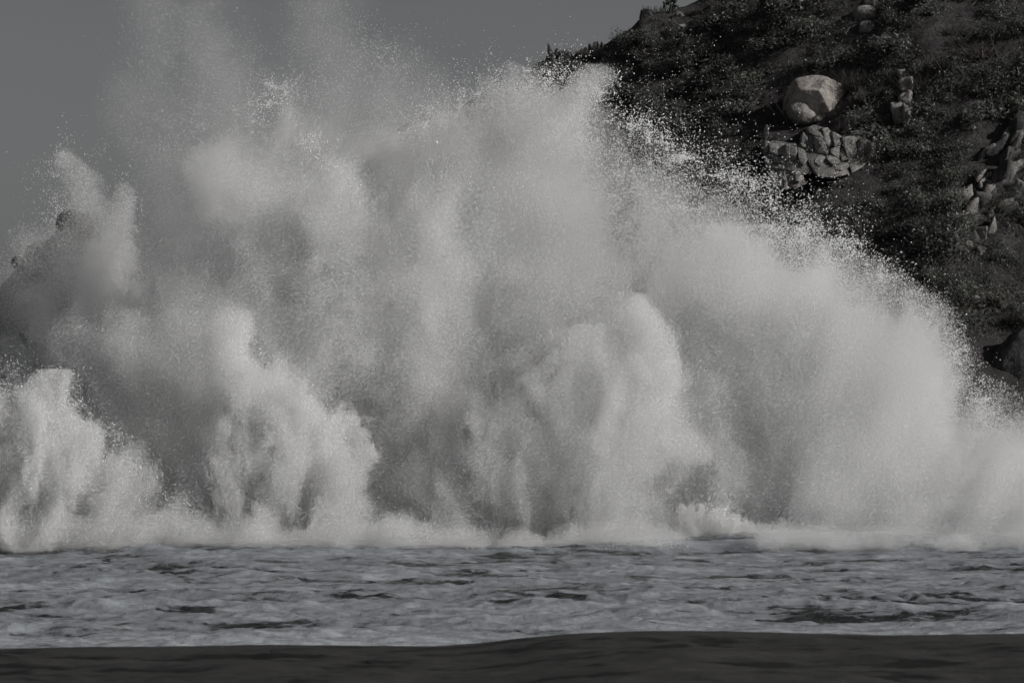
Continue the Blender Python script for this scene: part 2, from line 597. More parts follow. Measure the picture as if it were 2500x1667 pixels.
def outcrop(name, label, faces, mat, origin, Yo, lean, seed, gap=-0.022):
    """a jointed rock face: a child block for each joint-bounded stone"""
    s = Yo / F
    ox, oy = origin
    root = tag(empty(name, tuple(at(ox, oy, Yo))), label, 'rock outcrop')
    r = random.Random(seed)
    out = [[((x - ox) * s, (oy - y) * s) for x, y in poly] for poly in faces]
    for i, poly in enumerate(out):
        v, f = block_mesh(poly, gap * r.uniform(0.5, 1.3), 1.6, 0.02, i + 1)
        q = np.column_stack([v[:, 0] * 0.55, v[:, 2] * 0.55, np.full(len(v), seed)])
        v[:, 1] += v[:, 0] * lean[0] + v[:, 2] * lean[1] + 0.45 * fbm(q, 2, 0.5, 2)      # the face leans back with the slope and bulges
        mesh_np('block', v, f, mat, smooth=False, parent=root)
    for i, poly in enumerate(BED):                    # the solid rock behind the open joints
        v, f = block_mesh([((x - ox) * s, (oy - y) * s) for x, y in poly], 0.0, 2.0, 0.03, i + 1)
        q = np.column_stack([v[:, 0] * 0.55, v[:, 2] * 0.55, np.full(len(v), seed)])
        v[:, 1] += v[:, 0] * lean[0] + v[:, 2] * lean[1] + 0.45 * fbm(q, 2, 0.5, 2) + 0.24
        mesh_np('bedrock', v, f, M_rock, smooth=False, parent=root)
    return root


BED = [[(1970, 345), (1985, 304), (2012, 296), (2040, 306), (2062, 328), (2078, 425), (2030, 436), (1998, 432), (1988, 420), (1976, 390)],
       [(2062, 328), (2104, 324), (2130, 338), (2146, 356), (2132, 383), (2108, 408), (2078, 425)],
       [(1880, 344), (1900, 332), (1935, 340), (1970, 345), (1976, 390), (1988, 420), (1966, 426), (1930, 418), (1887, 402), (1876, 380)],
       [(1887, 402), (1930, 418), (1966, 426), (1972, 448), (1946, 460), (1905, 460), (1884, 440)]]


BLK = """830,680 900,650 960,670 985,720 980,830 870,770 835,740|985,690 1040,690 1075,740 1085,900 1030,925 1000,860 985,820|1075,730 1130,760 1205,815 1210,860 1150,900 1090,915|780,730 820,780 825,840 870,900 860,975 740,900 755,800
830,770 870,780 880,880 865,890 835,840|880,790 960,820 1000,870 1010,930 1040,970 1020,1010 900,990 885,900|1040,940 1090,920 1150,905 1140,980 1130,1060 1070,1010 1040,1000|1150,905 1210,870 1205,960 1220,1060 1160,1090 1145,1000
1210,850 1260,790 1330,785 1365,830 1350,900 1340,950 1290,1070 1225,1090 1205,960|1365,830 1420,850 1440,900 1400,960 1345,980 1350,900|1345,985 1400,965 1420,1000 1380,1060 1300,1090|1440,900 1480,860 1510,880 1500,950 1410,1000 1405,960
895,1000 960,1000 985,1050 930,1110 900,1140 865,1100 870,1050|985,1050 1030,1010 1070,1015 1130,1065 1140,1090 1070,1140 1020,1110|930,1115 985,1060 1020,1115 1060,1145 1000,1190 940,1180|1070,1145 1140,1095 1220,1100 1230,1150 1150,1190 1080,1190
335,880 365,820 390,830 385,960 340,975|395,850 480,860 560,870 555,960 480,1000 395,970|565,875 620,890 610,1000 545,1090 520,1030 555,960|620,890 690,920 695,1000 680,1090 630,1070 612,1000|700,910 740,905 780,960 790,1060 740,1130 700,1080 695,1000
745,905 860,980 870,1050 800,1070 785,960|340,1010 380,1005 450,1060 440,1090 350,1090|350,1095 440,1090 455,1210 400,1215 355,1170|465,1120 540,1130 540,1195 510,1215 462,1210|550,1130 640,1130 645,1200 620,1300 570,1330 550,1230
400,1220 510,1220 510,1340 500,1400 420,1390 395,1300|515,1220 545,1230 560,1330 550,1400 510,1400|640,1075 680,1095 690,1150 640,1130 560,1120 545,1095|700,1085 740,1135 760,1180 720,1200 690,1150|655,1200 720,1205 740,1280 690,1320 630,1300|395,980 480,1005 545,1090 440,1085"""
FACES = [[(1800 + float(q.split(',')[0]) / 4.48, 150 + float(q.split(',')[1]) / 4.48) for q in b.split()] for b in BLK.replace('\n', '|').split('|')]
gx, gy = np.meshgrid(np.linspace(1885, 2140, 9), np.linspace(300, 485, 8))
hits, _ = hill_hit(gx.ravel(), gy.ravel())
A = np.column_stack([np.ones(len(hits)), hits[:, 0], hits[:, 2]])
co_, *_ = np.linalg.lstsq(A, hits[:, 1], rcond=None)
res_ = float(np.percentile(A @ co_ - hits[:, 1], 95)) + 0.8       # stand just proud of the slope
o0 = at(1880, 490, 240.0)
YO = (co_[0] - res_) / (1 - co_[1] * (1880 - 1250) / F + co_[2] * (490 - 833.5) / F - 0.0) + co_[2] * CZ / (1 - co_[1] * 630 / F + co_[2] * (490 - 833.5) / F)
outcrop('rock_outcrop', 'grey outcrop split by a net of cracks below the large pale boulder', FACES, M_face, (1880, 490), float(YO), (float(co_[1]), float(co_[2])), 17)

rock('boulder', 2112, 38, 64, 52, M_rock, 'round grey boulder with a vertical crack near the top edge of the slope', 'boulder', cuts=3, seed=21, rough=0.1)
rock('boulder', 2118, 72, 42, 42, M_rock, 'squarish grey boulder just below the cracked round one', 'boulder', cuts=6, seed=22, squareness=0.5, rough=0.06)
rock('boulder', 2160, 106, 46, 46, M_rock, 'rounded boulder, lowest of the chain of boulders high on the slope', 'boulder', cuts=3, seed=23)
rock('stone', 2135, 92, 16, 14, M_rock, 'little stone between two boulders high on the slope', 'stone', base=ICO2, seed=24)
rock('stone', 2172, 75, 26, 16, M_rock, 'flat stone lying right of the chain of boulders', 'stone', base=ICO2, seed=25)
rock('boulder', 2130, 10, 40, 34, M_rock, 'greyish boulder cut by the top edge of the picture', 'boulder', seed=26)
rock('boulder', 1659, 42, 30, 26, M_rock, 'grey boulder on the left shoulder below the tree cactus', 'boulder', seed=27, cuts=3)
rock('boulder', 1662, 64, 24, 13, M_rock, 'flat boulder under the grey one on the left shoulder', 'boulder', base=ICO2, seed=28)
rock('boulder', 1650, 86, 40, 14, M_dark, 'low dark rock slab below the two shoulder boulders', 'boulder', base=ICO2, seed=29, rot=-0.4)
rock('boulder', 1584, 108, 36, 12, M_dark, 'long tilted dark rock near the skyline', 'boulder', base=ICO2, seed=30, rot=-0.6)
rock('boulder', 1560, 148, 26, 10, M_dark, 'thin flat rock half hidden in the left scrub', 'boulder', base=ICO2, seed=31)
rock('stone', 2165, 341, 24, 13, M_pale, 'small white stone right of the cracked outcrop', 'stone', base=ICO2, seed=32, sink=-1)
rock('stone', 2136, 345, 14, 18, M_rock, 'small upright stone beside the white stone', 'stone', base=ICO2, seed=33, sink=-1)
rock('stone', 2196, 322, 24, 18, M_rock, 'grey stone at the foot of the tall pillar rock', 'stone', base=ICO2, seed=34)
rock('boulder', 1822, 410, 30, 46, M_rock, 'narrow grey boulder in the spray left of the outcrop', 'boulder', base=ICO2, seed=35, squareness=0.5)
rock('boulder', 1868, 325, 18, 40, M_dark, 'dark upright slab left of the outcrop', 'boulder', base=ICO2, seed=36, squareness=0.5, rot=0.2)

pil = put_empty('rock_pillar', 2206, 330, 'tall grey pillar of stacked rocks right of the large boulder', 'rock pillar')
for i, (x, y, w, hh) in enumerate([(2202, 180, 26, 22), (2206, 208, 42, 44), (2212, 244, 38, 50), (2190, 276, 36, 60), (2212, 288, 24, 70)]):
    shard('block', x, y, w, hh, M_rock, parent=pil, seed=40 + i, Yo=float(hill_hit(x, y)[0][0, 1]), fwd=0.85, npts=18, rough=0.07, sub=3)

slab = put_empty('slab_outcrop', 2420, 560, 'leaning grey slabs of broken rock at the right edge of the slope', 'rock outcrop')
SL = [(2470, 312, 60, 22, 55), (2488, 330, 46, 18, 62), (2455, 340, 50, 16, 58), (2430, 365, 62, 24, 50), (2408, 378, 46, 18, 48), (2475, 368, 58, 20, 60), (2450, 395, 56, 15, 58), (2490, 395, 40, 20, 64),
      (2462, 425, 60, 20, 60), (2432, 440, 70, 20, 58), (2400, 450, 26, 14, 66), (2355, 478, 40, 20, 60), (2385, 500, 52, 26, 62), (2402, 478, 44, 12, 60), (2370, 520, 52, 20, 55), (2345, 540, 30, 22, 20),
      (2412, 530, 34, 12, 40), (2462, 502, 36, 32, 40), (2448, 530, 56, 16, 30), (2425, 555, 34, 14, 70), (2392, 572, 22, 34, 5), (2360, 585, 36, 24, 10), (2480, 470, 40, 16, 60), (2390, 430, 30, 12, 60)]
for i, (x, y, ln, w, a) in enumerate(SL):
    shard('slab', x, y, ln * 1.7, w * 1.7, M_rock if i % 3 else M_dark, parent=slab, seed=60 + i, rot=-math.radians(a + (i * 37 % 17) - 8), fwd=0.1, depth=0.55, npts=13, rough=0.06)
for i, (x, y, w, hh, a) in enumerate([(2470, 350, 150, 70, 55), (2440, 430, 170, 70, 58), (2400, 500, 150, 70, 58), (2470, 520, 120, 80, 40), (2375, 560, 110, 60, 40)]):
    shard('bedrock', x, y, w, hh, M_dark, parent=slab, seed=160 + i, rot=-math.radians(a), fwd=-0.95, depth=1.0, npts=18, rough=0.09, sub=3)

shard('boulder', 2395, 620, 34, 46, M_rock, label='upright grey rock below the leaning slabs', cat='boulder', seed=90, rot=0.3, fwd=0)
shard('boulder', 2350, 600, 48, 32, M_rock, label='low grey rock near the spray below the leaning slabs', cat='boulder', seed=91, fwd=0)
rock('stone', 2362, 690, 18, 12, M_rock, 'small pale stone low on the slope beside the flying drops', 'stone', base=ICO2, seed=92)
rock('stone', 2380, 728, 26, 14, M_rock, 'flat stone low on the slope above the smooth rock face', 'stone', base=ICO2, seed=93)
rock('stone', 2398, 748, 18, 12, M_rock, 'rounded little stone just above the smooth rock face', 'stone', base=ICO2, seed=94)
shard('bare_rock', 2580, 930, 360, 330, M_dark, label='smooth dark bare rock at the lower right foot of the slope', cat='rock', seed=97, rot=-0.6, depth=1.4, fwd=-1.0, npts=26, rough=0.05, sub=4)

# skyline pinnacles
pin = empty('rock_pinnacles', tuple(at(1350, 170, YR)))
bpy.context.view_layer.update()
tag(pin, 'jagged row of dark rock spikes on the left skyline of the headland', 'rock pinnacle')
PN = [(1344, 132, 17, 60), (1336, 152, 20, 44), (1357, 136, 16, 36), (1366, 135, 10, 32), (1330, 168, 26, 30), (1392, 134, 12, 34), (1418, 128, 14, 30), (1426, 124, 14, 26), (1440, 118, 13, 26), (1451, 113, 13, 26),
      (1461, 112, 12, 26), (1469, 110, 11, 24), (1408, 136, 20, 20), (1480, 112, 20, 18), (1376, 148, 40, 16)]
for i, (x, y, w, hh) in enumerate(PN):
    k = YR / F / 2
    v, f = hull_rock(120 + i, (w * k * 1.5, w * k * 1.3, hh * k * 1.15), npts=16, taper=0.72, rot=0.10 * ((i * 7 % 5) - 2), rough=0.09, sub=3)
    mesh_np('spike', v, f, M_dark, parent=pin, loc=at(x, y + 4, YR + 0.3 * (i % 3)) - pin.location)
rock('boulder', 1578, 45, 34, 44, M_dark, 'square dark rock on the skyline under the grass tuft', 'boulder', base=ICO2, seed=141, squareness=0.6, Yo=YR, sink=0.2, rough=0.16, cuts=4)

# far left rocks behind the spray
for i, (x, y, w, hh, lab) in enumerate([(172, 545, 74, 66, 'dark round rock on the left end of the headland behind the spray'),
                                        (95, 618, 80, 50, 'dark rock in the middle of the left end of the headland'),
                                        (45, 645, 42, 36, 'small dark rock at the far left end of the headland')]):
    rock('boulder', x, y, w, hh, M_dark, lab, 'boulder', base=ICO2, seed=150 + i, Yo=YR, sink=0.1, cuts=3)

# ------------------------------------------------------------------ plants
def tubes(segs, sides=3):
    """segs: (p, q, r0, r1)"""
    V, Fc = [], []
    for p, q, r0, r1 in segs:
        p, q = np.array(p, float), np.array(q, float)
        d = q - p; d /= max(np.linalg.norm(d), 1e-6)
        a = np.cross(d, (0.3, 0.9, 0.1) if abs(d[1]) < 0.9 else (1, 0, 0)); a /= np.linalg.norm(a)
        b = np.cross(d, a)
        o = len(V)
        for c, r in ((p, r0), (q, r1)):
            for k in range(sides):
                an = 2 * math.pi * k / sides
                V.append(c + r * (math.cos(an) * a + math.sin(an) * b))
        for k in range(sides):
            j = (k + 1) % sides
            Fc += [(o + k, o + j, o + sides + j), (o + k, o + sides + j, o + sides + k)]
    return np.array(V), np.array(Fc)


def leaves(c, n, spread, size, r, up=0.3):
    """n diamond leaves around centres c (m,3)"""
    k = r.integers(0, len(c), n)
    p = c[k] + r.normal(size=(n, 3)) * spread
    d = r.normal(size=(n, 3)); d[:, 2] += up
    d /= np.linalg.norm(d, axis=1, keepdims=True)
    s = np.cross(d, r.normal(size=(n, 3))); s /= np.linalg.norm(s, axis=1, keepdims=True)
    L = size * r.uniform(0.6, 1.4, (n, 1)); W = L * r.uniform(0.3, 0.5, (n, 1))
    V = np.stack([p - d * L * 0.5, p + s * W * 0.5, p + d * L * 0.5, p - s * W * 0.5], 1).reshape(-1, 3)
    return V, np.arange(4 * n).reshape(n, 4)


def bush_proto(kind, seed):
    r = np.random.default_rng(seed)
    m = 26
    th = r.uniform(0, 2 * math.pi, m); el = r.uniform(0.05, 1.5, m); rr = r.uniform(0.55, 1.0, m)
    cl = np.stack([np.cos(th) * np.cos(el) * rr, np.sin(th) * np.cos(el) * rr * 0.9, np.sin(el) * rr * 0.8], -1) * r.uniform(0.8, 1.1, 3)
    if kind == 'leafy':
        v, f = leaves(cl, 1000, 0.16, 0.115, r)
    elif kind == 'pale':
        v, f = leaves(cl, 560, 0.15, 0.12, r, 0.7)
    else:
        n = 200
        b = np.stack([r.normal(size=n) * 0.25, r.normal(size=n) * 0.25, np.zeros(n)], -1)
        d = np.stack([r.normal(size=n) * 0.6, r.normal(size=n) * 0.6, np.ones(n) * 1.1], -1)
        tip = b + d * r.uniform(0.4, 0.95, (n, 1))
        sd = np.cross(d, r.normal(size=(n, 3))); sd /= np.linalg.norm(sd, axis=1, keepdims=True)
        v = np.stack([b - sd * 0.014, b + sd * 0.014, tip + sd * 0.006, tip - sd * 0.006], 1).reshape(-1, 3)
        f = np.arange(4 * n).reshape(n, 4)
    segs = []
    for c in cl[:14]:
        a = np.array([0, 0, -0.3]); mid = c * 0.5 + r.normal(size=3) * 0.08
        segs += [(a, mid, 0.03, 0.02), (mid, c, 0.02, 0.008)]
    tv, tf = tubes(segs)
    return v, f, tv, tf


KINDS = [('leafy', M_leaf, M_bark, 'dense dark leafy scrub bush'),
         ('pale', M_pleaf, M_pbark, 'sparse pale-leaved scrub bush'),
         ('dry', M_dry, M_pbark, 'wispy dry thin-stemmed scrub bush')]
protos = {}
for ki, (kd, ml, mb, lab) in enumerate(KINDS):
    for s in range(4):
        v, f, tv, tf = bush_proto(kd, 200 + 10 * ki + s)
        a = mesh_np('bush', v, f, ml); b = mesh_np('stem', tv, tf, mb)
        protos.setdefault(kd, []).append((a.data, b.data))
        bpy.data.objects.remove(a); bpy.data.objects.remove(b)

# where bushes grow: on the part of the slope the spray leaves free, not on the bare rock
ROCKS = [(1920, 190, 2075, 310), (1875, 300, 2135, 480), (2075, 10, 2150, 130), (2340, 300, 2500, 610), (2185, 170, 2230, 330), (2150, 330, 2182, 350), (1640, 28, 1680, 72)]
r = random.Random(5)
spots = []
while len(spots) < 300:
    px, py = r.uniform(1180, 2540), r.uniform(-20, 800)
    lim = np.interp(px, [1180, 1500, 1750, 2000, 2200, 2350, 2540], [330, 420, 520, 600, 720, 860, 900])
    if py > lim: continue
    if any(x0 < px < x1 and y0 < py + 6 < y1 for x0, y0, x1, y1 in ROCKS) and r.random() > 0.06: continue
    if any((px - a) ** 2 + (py - b) ** 2 < 26 ** 2 for a, b in spots[-300:]) and r.random() > 0.02: continue
    spots.append((px, py))
hp, ok = hill_hit([s[0] for s in spots], [s[1] for s in spots])
for (px, py), p, good in zip(spots, hp, ok):
    if not good: continue
    sky_d = py - np.interp(px, RIDGE[:, 0], RIDGE[:, 1])
    zone = float(vnoise(np.array([[px * 0.006, py * 0.009, 1.5]], np.float32))[0])
    u = r.random() + 0.25 * zone
    ki = 0 if u < 0.66 else (1 if u < 0.92 else 2)
    kd, ml, mb, lab = KINDS[ki]
    ma, mb_ = r.choice(protos[kd])
    sc = r.choice([0.7, 0.9, 1.1, 1.4, 1.75]) * r.uniform(0.9, 1.1) * (1.0 if sky_d > 40 else 0.5)
    b = bpy.data.objects.new('bush', ma)
    b.location = p; b.rotation_euler = (r.uniform(-0.2, 0.35), r.uniform(-0.2, 0.2), r.uniform(0, 6.28)); b.scale = (sc * r.uniform(0.85, 1.3), sc, sc * r.uniform(0.7, 1.0))
    C.objects.link(b)
    zone = ('close to the skyline of the headland' if sky_d < 60 else 'at the top right of the slope' if px > 2190 and py < 170 else 'above the large pale boulder' if px > 1880 and py < 190
            else 'on the left shoulder of the slope' if px < 1600 else 'left of the large pale boulder' if px < 1930 and py < 330 else 'between the large boulder and the rock pillar' if px < 2190 and py < 330
            else 'right of the rock pillar' if py < 330 else 'left of the cracked outcrop above the spray' if px < 1890 else 'below the cracked outcrop' if px < 2170 else 'among the leaning slabs' if px > 2330 and py < 620
            else 'low on the slope beside the flying drops' if py > 560 else 'between the cracked outcrop and the leaning slabs')
    tag(b, lab + ' ' + zone, 'bush', 'scrub bushes on the headland')
    st = bpy.data.objects.new('stem', mb_)
    C.objects.link(st); st.parent = b

# low scrub and litter between the bushes: nobody could count it
n = 16000
px = rng.uniform(-60, 2560, n); py = rng.uniform(-40, 960, n)
keep = py > np.interp(px, RIDGE[:, 0], RIDGE[:, 1]) + 4
for x0, y0, x1, y1 in ROCKS: keep &= ~((px > x0) & (px < x1) & (py > y0) & (py < y1) & (rng.random(n) > 0.05))
keep &= (px > 1100) | (rng.random(n) < 0.25)
keep &= rng.random(n) < sstep(-0.25, 0.35, fbm(np.stack([px * 0.012, py * 0.016, 0 * px], -1), 3, 0.6))
hp, ok = hill_hit(px[keep], py[keep])
hp = hp[ok]
v, f = leaves(hp + [0, 0, 0.12], 170000, 0.22, 0.12, rng, 0.6)
gc = mesh_np('ground_cover', v, f, M_leaf)
tag(gc, 'low tangled scrub and leaf litter covering the headland slope', 'undergrowth', kind='stuff')


# tree cactus on the skyline
def tree_cactus():
    base = at(1641, 30, YR - 0.3)
    root = tag(empty('tree_cactus', tuple(base)), 'branching tree cactus standing on the skyline at the top edge', 'cactus')
    s = YR / F
    L = lambda x, y, d=0: np.array([(x - 1641) * s, d, (30 - y) * s])
    tr = [(L(1634, 36), L(1638, 14), 0.10, 0.085), (L(1638, 14), L(1637, 0), 0.085, 0.06), (L(1645, 34), L(1642, 14), 0.06, 0.06), (L(1650, 30), L(1645, 10), 0.05, 0.045), (L(1638, 14), L(1642, 14), 0.08, 0.07)]
    v, f = tubes(tr, 7)
    mesh_np('trunk', v, f, M_cactus, smooth=True, parent=root)
    arms = [[(1638, 12), (1632, 12), (1626, 10), (1622, 13), (1621, 17)], [(1632, 12), (1628, 5), (1627, 1), (1630, -6)], [(1637, 6), (1634, 0), (1636, -10), (1633, -18)], [(1642, 14), (1646, 6), (1645, 0), (1648, -8)],
            [(1645, 10), (1649, 5), (1651, 2), (1652, -4)], [(1637, 0), (1641, -10), (1640, -20)], [(1626, 10), (1622, 9), (1620, 8)], [(1646, 6), (1642, 2), (1643, -6)], [(1637, 8), (1633, 6), (1630, 3)], [(1645, 12), (1650, 15), (1655, 17)]]
    for i, a in enumerate(arms):
        sg, V, Fc, o = [], [], [], 0
        pts = [L(x, y, random.uniform(-0.3, 0.3)) for x, y in a]
        for p, q in zip(pts[:-1], pts[1:]): sg.append((p, q, 0.055, 0.05))
        v, f = tubes(sg, 6)
        arm = mesh_np('branch', v, f, M_cactus, smooth=True, parent=root)
        for p in pts[1:]:
            e = rock_verts(ico1[0], (0.075, 0.05, 0.095), seed=random.randint(0, 99), cuts=0, rot=random.uniform(-0.6, 0.6), rough=0.05)
            mesh_np('pad', e + p, ico1[1], M_cactus, smooth=True, parent=arm)
    return root


ico1 = ico(2)
tree_cactus()

# grass tuft on the skyline
g0 = at(1590, 32, YR - 0.3)
n = 130
b = np.stack([rng.uniform(-0.55, 1.5, n), rng.normal(size=n) * 0.15, rng.uniform(-0.1, 0.1, n)], -1)
d = np.stack([rng.normal(size=n) * 0.25, rng.normal(size=n) * 0.2, np.ones(n)], -1) * rng.uniform(0.15, 0.5, (n, 1))
v = np.stack([b + [-0.012, 0, 0], b + [0.012, 0, 0], b + d + [0.004, 0, 0], b + d - [0.004, 0, 0]], 1).reshape(-1, 3)
tag(mesh_np('grass_tuft', v, np.arange(4 * n).reshape(n, 4), M_dry, loc=g0), 'thin dry grass tuft standing against the sky on the skyline rock', 'grass tuft')


def bare_shrub(px, py, hpx, label, seed, mat, spread=1.0, depth_n=4):
    r = random.Random(seed)
    h, ok = hill_hit(px, py)
    root = tag(empty('bare_shrub', tuple(h[0] - [0, 0.5, 0])), label, 'shrub')
    Hh = hpx * h[0, 1] / F

    def grow(p, d, ln, rad, k, out):
        q = p + d * ln
        out.append((p, q, rad, rad * 0.7))
        if k == 0: return
        for _ in range(r.choice([2, 2, 3])):
            e = d + np.array([r.gauss(0, 0.6) * spread, r.gauss(0, 0.4), r.gauss(0.1, 0.35)]); e /= np.linalg.norm(e)
            grow(q, e, ln * r.uniform(0.6, 0.85), rad * 0.68, k - 1, out)
    for i in range(4):
        out = []
        d = np.array([r.gauss(0, 0.7) * spread, r.gauss(0, 0.3), 0.8]); d /= np.linalg.norm(d)
        grow(np.zeros(3), d, Hh * 0.33, 0.035, depth_n, out)
        v, f = tubes(out)
        mesh_np('branch', v, f, mat, parent=root)


bare_shrub(2072, 520, 64, 'bare grey shrub of twisted branches below the cracked outcrop', 3, M_pbark, 1.4)
bare_shrub(2118, 262, 52, 'pale twiggy shrub between the large boulder and the rock pillar', 5, M_pbark, 0.8)
bare_shrub(1835, 262, 56, 'pale thin-stemmed shrub left of the large boulder', 8, M_pbark, 0.5)
bare_shrub(2070, 322, 34, 'small pale shrub growing behind the cracked outcrop under the large boulder', 11, M_pbark, 0.8, 3)

# ------------------------------------------------------------------ the breaking wave: drops thrown up by the shore break
gn = bpy.data.node_groups.new('spray points', 'GeometryNodeTree')
gn.interface.new_socket('Geometry', in_out='INPUT', socket_type='NodeSocketGeometry')
gn.interface.new_socket('Geometry', in_out='OUTPUT', socket_type='NodeSocketGeometry')
gi_, go_ = gn.nodes.new('NodeGroupInput'), gn.nodes.new('NodeGroupOutput')
mp_ = gn.nodes.new('GeometryNodeMeshToPoints')
na_ = gn.nodes.new('GeometryNodeInputNamedAttribute'); na_.data_type = 'FLOAT'; na_.inputs['Name'].default_value = 'rad'
sm_ = gn.nodes.new('GeometryNodeSetMaterial'); sm_.inputs['Material'].default_value = M_spray
gn.links.new(gi_.outputs[0], mp_.inputs['Mesh'])
gn.links.new(na_.outputs['Attribute'], mp_.inputs['Radius'])
gn.links.new(mp_.outputs[0], sm_.inputs['Geometry'])
gn.links.new(sm_.outputs[0], go_.inputs[0])


def point_object(name, P, R, parent):
    me = bpy.data.meshes.new(name)
    me.vertices.add(len(P))
    me.vertices.foreach_set('co', np.ascontiguousarray(P, np.float32).ravel())
    a = me.attributes.new('rad', 'FLOAT', 'POINT')
    a.data.foreach_set('value', np.ascontiguousarray(R, np.float32))
    me.materials.append(M_spray)
    o = bpy.data.objects.new(name, me)
    C.objects.link(o)
    o.parent = parent
    md = o.modifiers.new('points', 'NODES')
    md.node_group = gn
    return o


OCT_V = np.array([(1, 0, 0), (-1, 0, 0), (0, 1, 0), (0, -1, 0), (0, 0, 1), (0, 0, -1)], np.float32)
OCT_F = np.array([(0, 2, 4), (2, 1, 4), (1, 3, 4), (3, 0, 4), (2, 0, 5), (1, 2, 5), (3, 1, 5), (0, 3, 5)], np.int32)


def drop_object(name, P, R, parent):
    """flying drops: small irregular stretched octahedra"""
    n = len(P)
    sc = rng.uniform(0.55, 1.25, (n, 1, 3)).astype(np.float32) * R[:, None, None]
    ax = rng.normal(size=(n, 3)); ax /= np.linalg.norm(ax, axis=1, keepdims=True)
    st = rng.choice([0.0, 0.0, 0.4, 1.4], n)
    v = OCT_V[None] * sc
    v = v + (v @ ax[:, :, None]) * ax[:, None, :] * st[:, None, None]
    v = (v + P[:, None]).reshape(-1, 3)
    f = (OCT_F[None] + (np.arange(n) * 6)[:, None, None]).reshape(-1, 3)
    o = mesh_np(name, v, f, M_drop, smooth=True, parent=parent)
    tag(o, kind='stuff')
    return o


SP = 100.0 / F      # metres per photograph pixel near the wave
VX = np.array([0.08, 0.17, 0.08])
lo = np.array([-14.0, 93.0, 0.0])
dim = (np.array([28.0, 17.0, 14.2]) / VX).astype(int)
GX, GY, GZ = [(lo[k] + (np.arange(dim[k]) + 0.5) * VX[k]).astype(np.float32) for k in range(3)]


def plume_field(caps, Y, thick, rho, rough, soft, origin, seed, freq=1.25, stretch=0.55, warp=0.25, octaves=6, bias=0.0):
    """extinction per metre (and the bare envelope) of one plume on its own block of the grid; caps = x0, y0, r0, x1, y1, r1 in photograph pixels, weight"""
    k = F / Y
    A = np.array(caps, float)
    m = 1.35
    x0 = min((A[:, 0] - m * A[:, 2]).min(), (A[:, 3] - m * A[:, 5]).min()); x1 = max((A[:, 0] + m * A[:, 2]).max(), (A[:, 3] + m * A[:, 5]).max())
    y0 = min((A[:, 1] - m * A[:, 2]).min(), (A[:, 4] - m * A[:, 5]).min()); y1 = max((A[:, 1] + m * A[:, 2]).max(), (A[:, 4] + m * A[:, 5]).max())
    ix = np.flatnonzero((GX > (x0 - 1250) / k) & (GX < (x1 - 1250) / k))
    iy = np.flatnonzero(np.abs(GY - Y) < thick * m)
    iz = np.flatnonzero((GZ > CZ - (y1 - 833.5) / k) & (GZ < CZ - (y0 - 833.5) / k))
    if min(len(ix), len(iy), len(iz)) == 0: return None
    sl = (slice(iz[0], iz[-1] + 1), slice(iy[0], iy[-1] + 1), slice(ix[0], ix[-1] + 1))
    z, y, x = np.meshgrid(GZ[sl[0]], GY[sl[1]], GX[sl[2]], indexing='ij')
    shp = z.shape
    P = np.stack([x.ravel(), y.ravel(), z.ravel()], -1)
    # bend the space a little so that no outline stays round
    Q = P * 0.9 + seed * 3.3
    W = P.copy()
    W[:, 0] += warp * fbm(Q, 3, 0.6, 1); W[:, 2] += warp * fbm(Q + 19, 3, 0.6, 2); W[:, 1] += warp * fbm(Q + 37, 2, 0.6, 0)
    px = 1250 + W[:, 0] * k; py = 833.5 - (W[:, 2] - CZ) * k; dy = (W[:, 1] - Y) / thick
    rmax = max(A[:, 2].max(), A[:, 5].max())
    se = np.zeros(len(P), np.float32); sw = np.zeros(len(P), np.float32)
    for (ax, ay, r0, bx, by, r1, w) in caps:
        ux, uy = bx - ax, by - ay
        L2 = max(ux * ux + uy * uy, 1.0)
        t = np.clip(((px - ax) * ux + (py - ay) * uy) / L2, 0, 1)
        r = r0 + (r1 - r0) * t
        tk = np.clip((r / rmax) ** 0.6, 0.35, 1)
        q = np.sqrt(((px - ax - ux * t) ** 2 + (py - ay - uy * t) ** 2) / (r * r) + (dy / tk) ** 2)
        e = np.exp(7.0 * (1 - q)).astype(np.float32)
        se += e; sw += e * w
    env = np.log(np.maximum(se, 1e-6)) / 7.0
    wt = sw / np.maximum(se, 1e-6)
    act = env > -0.45
    nz = np.zeros(len(P), np.float32)
    # noise drawn out along rays from the plume's foot, so that jets fan outwards
    ox, oz = (origin[0] - 1250) / k, CZ - (origin[1] - 833.5) / k
    rx, rz = W[act, 0] - ox, W[act, 2] - oz
    rad = np.hypot(rx, rz)
    ang = np.arctan2(rx, rz)
    rr = np.median(rad) if len(rad) else 1.0
    nz[act] = fbm(np.stack([ang * rr, W[act, 1] * 0.9, rad * stretch], -1) * freq + seed * 7.7, octaves, 0.68, seed % 3)
    f = env + rough * nz - bias
    D = rho * wt * sstep(0.0, soft, f)
    return sl, D.reshape(shp), (f.reshape(shp), (wt * act).reshape(shp))


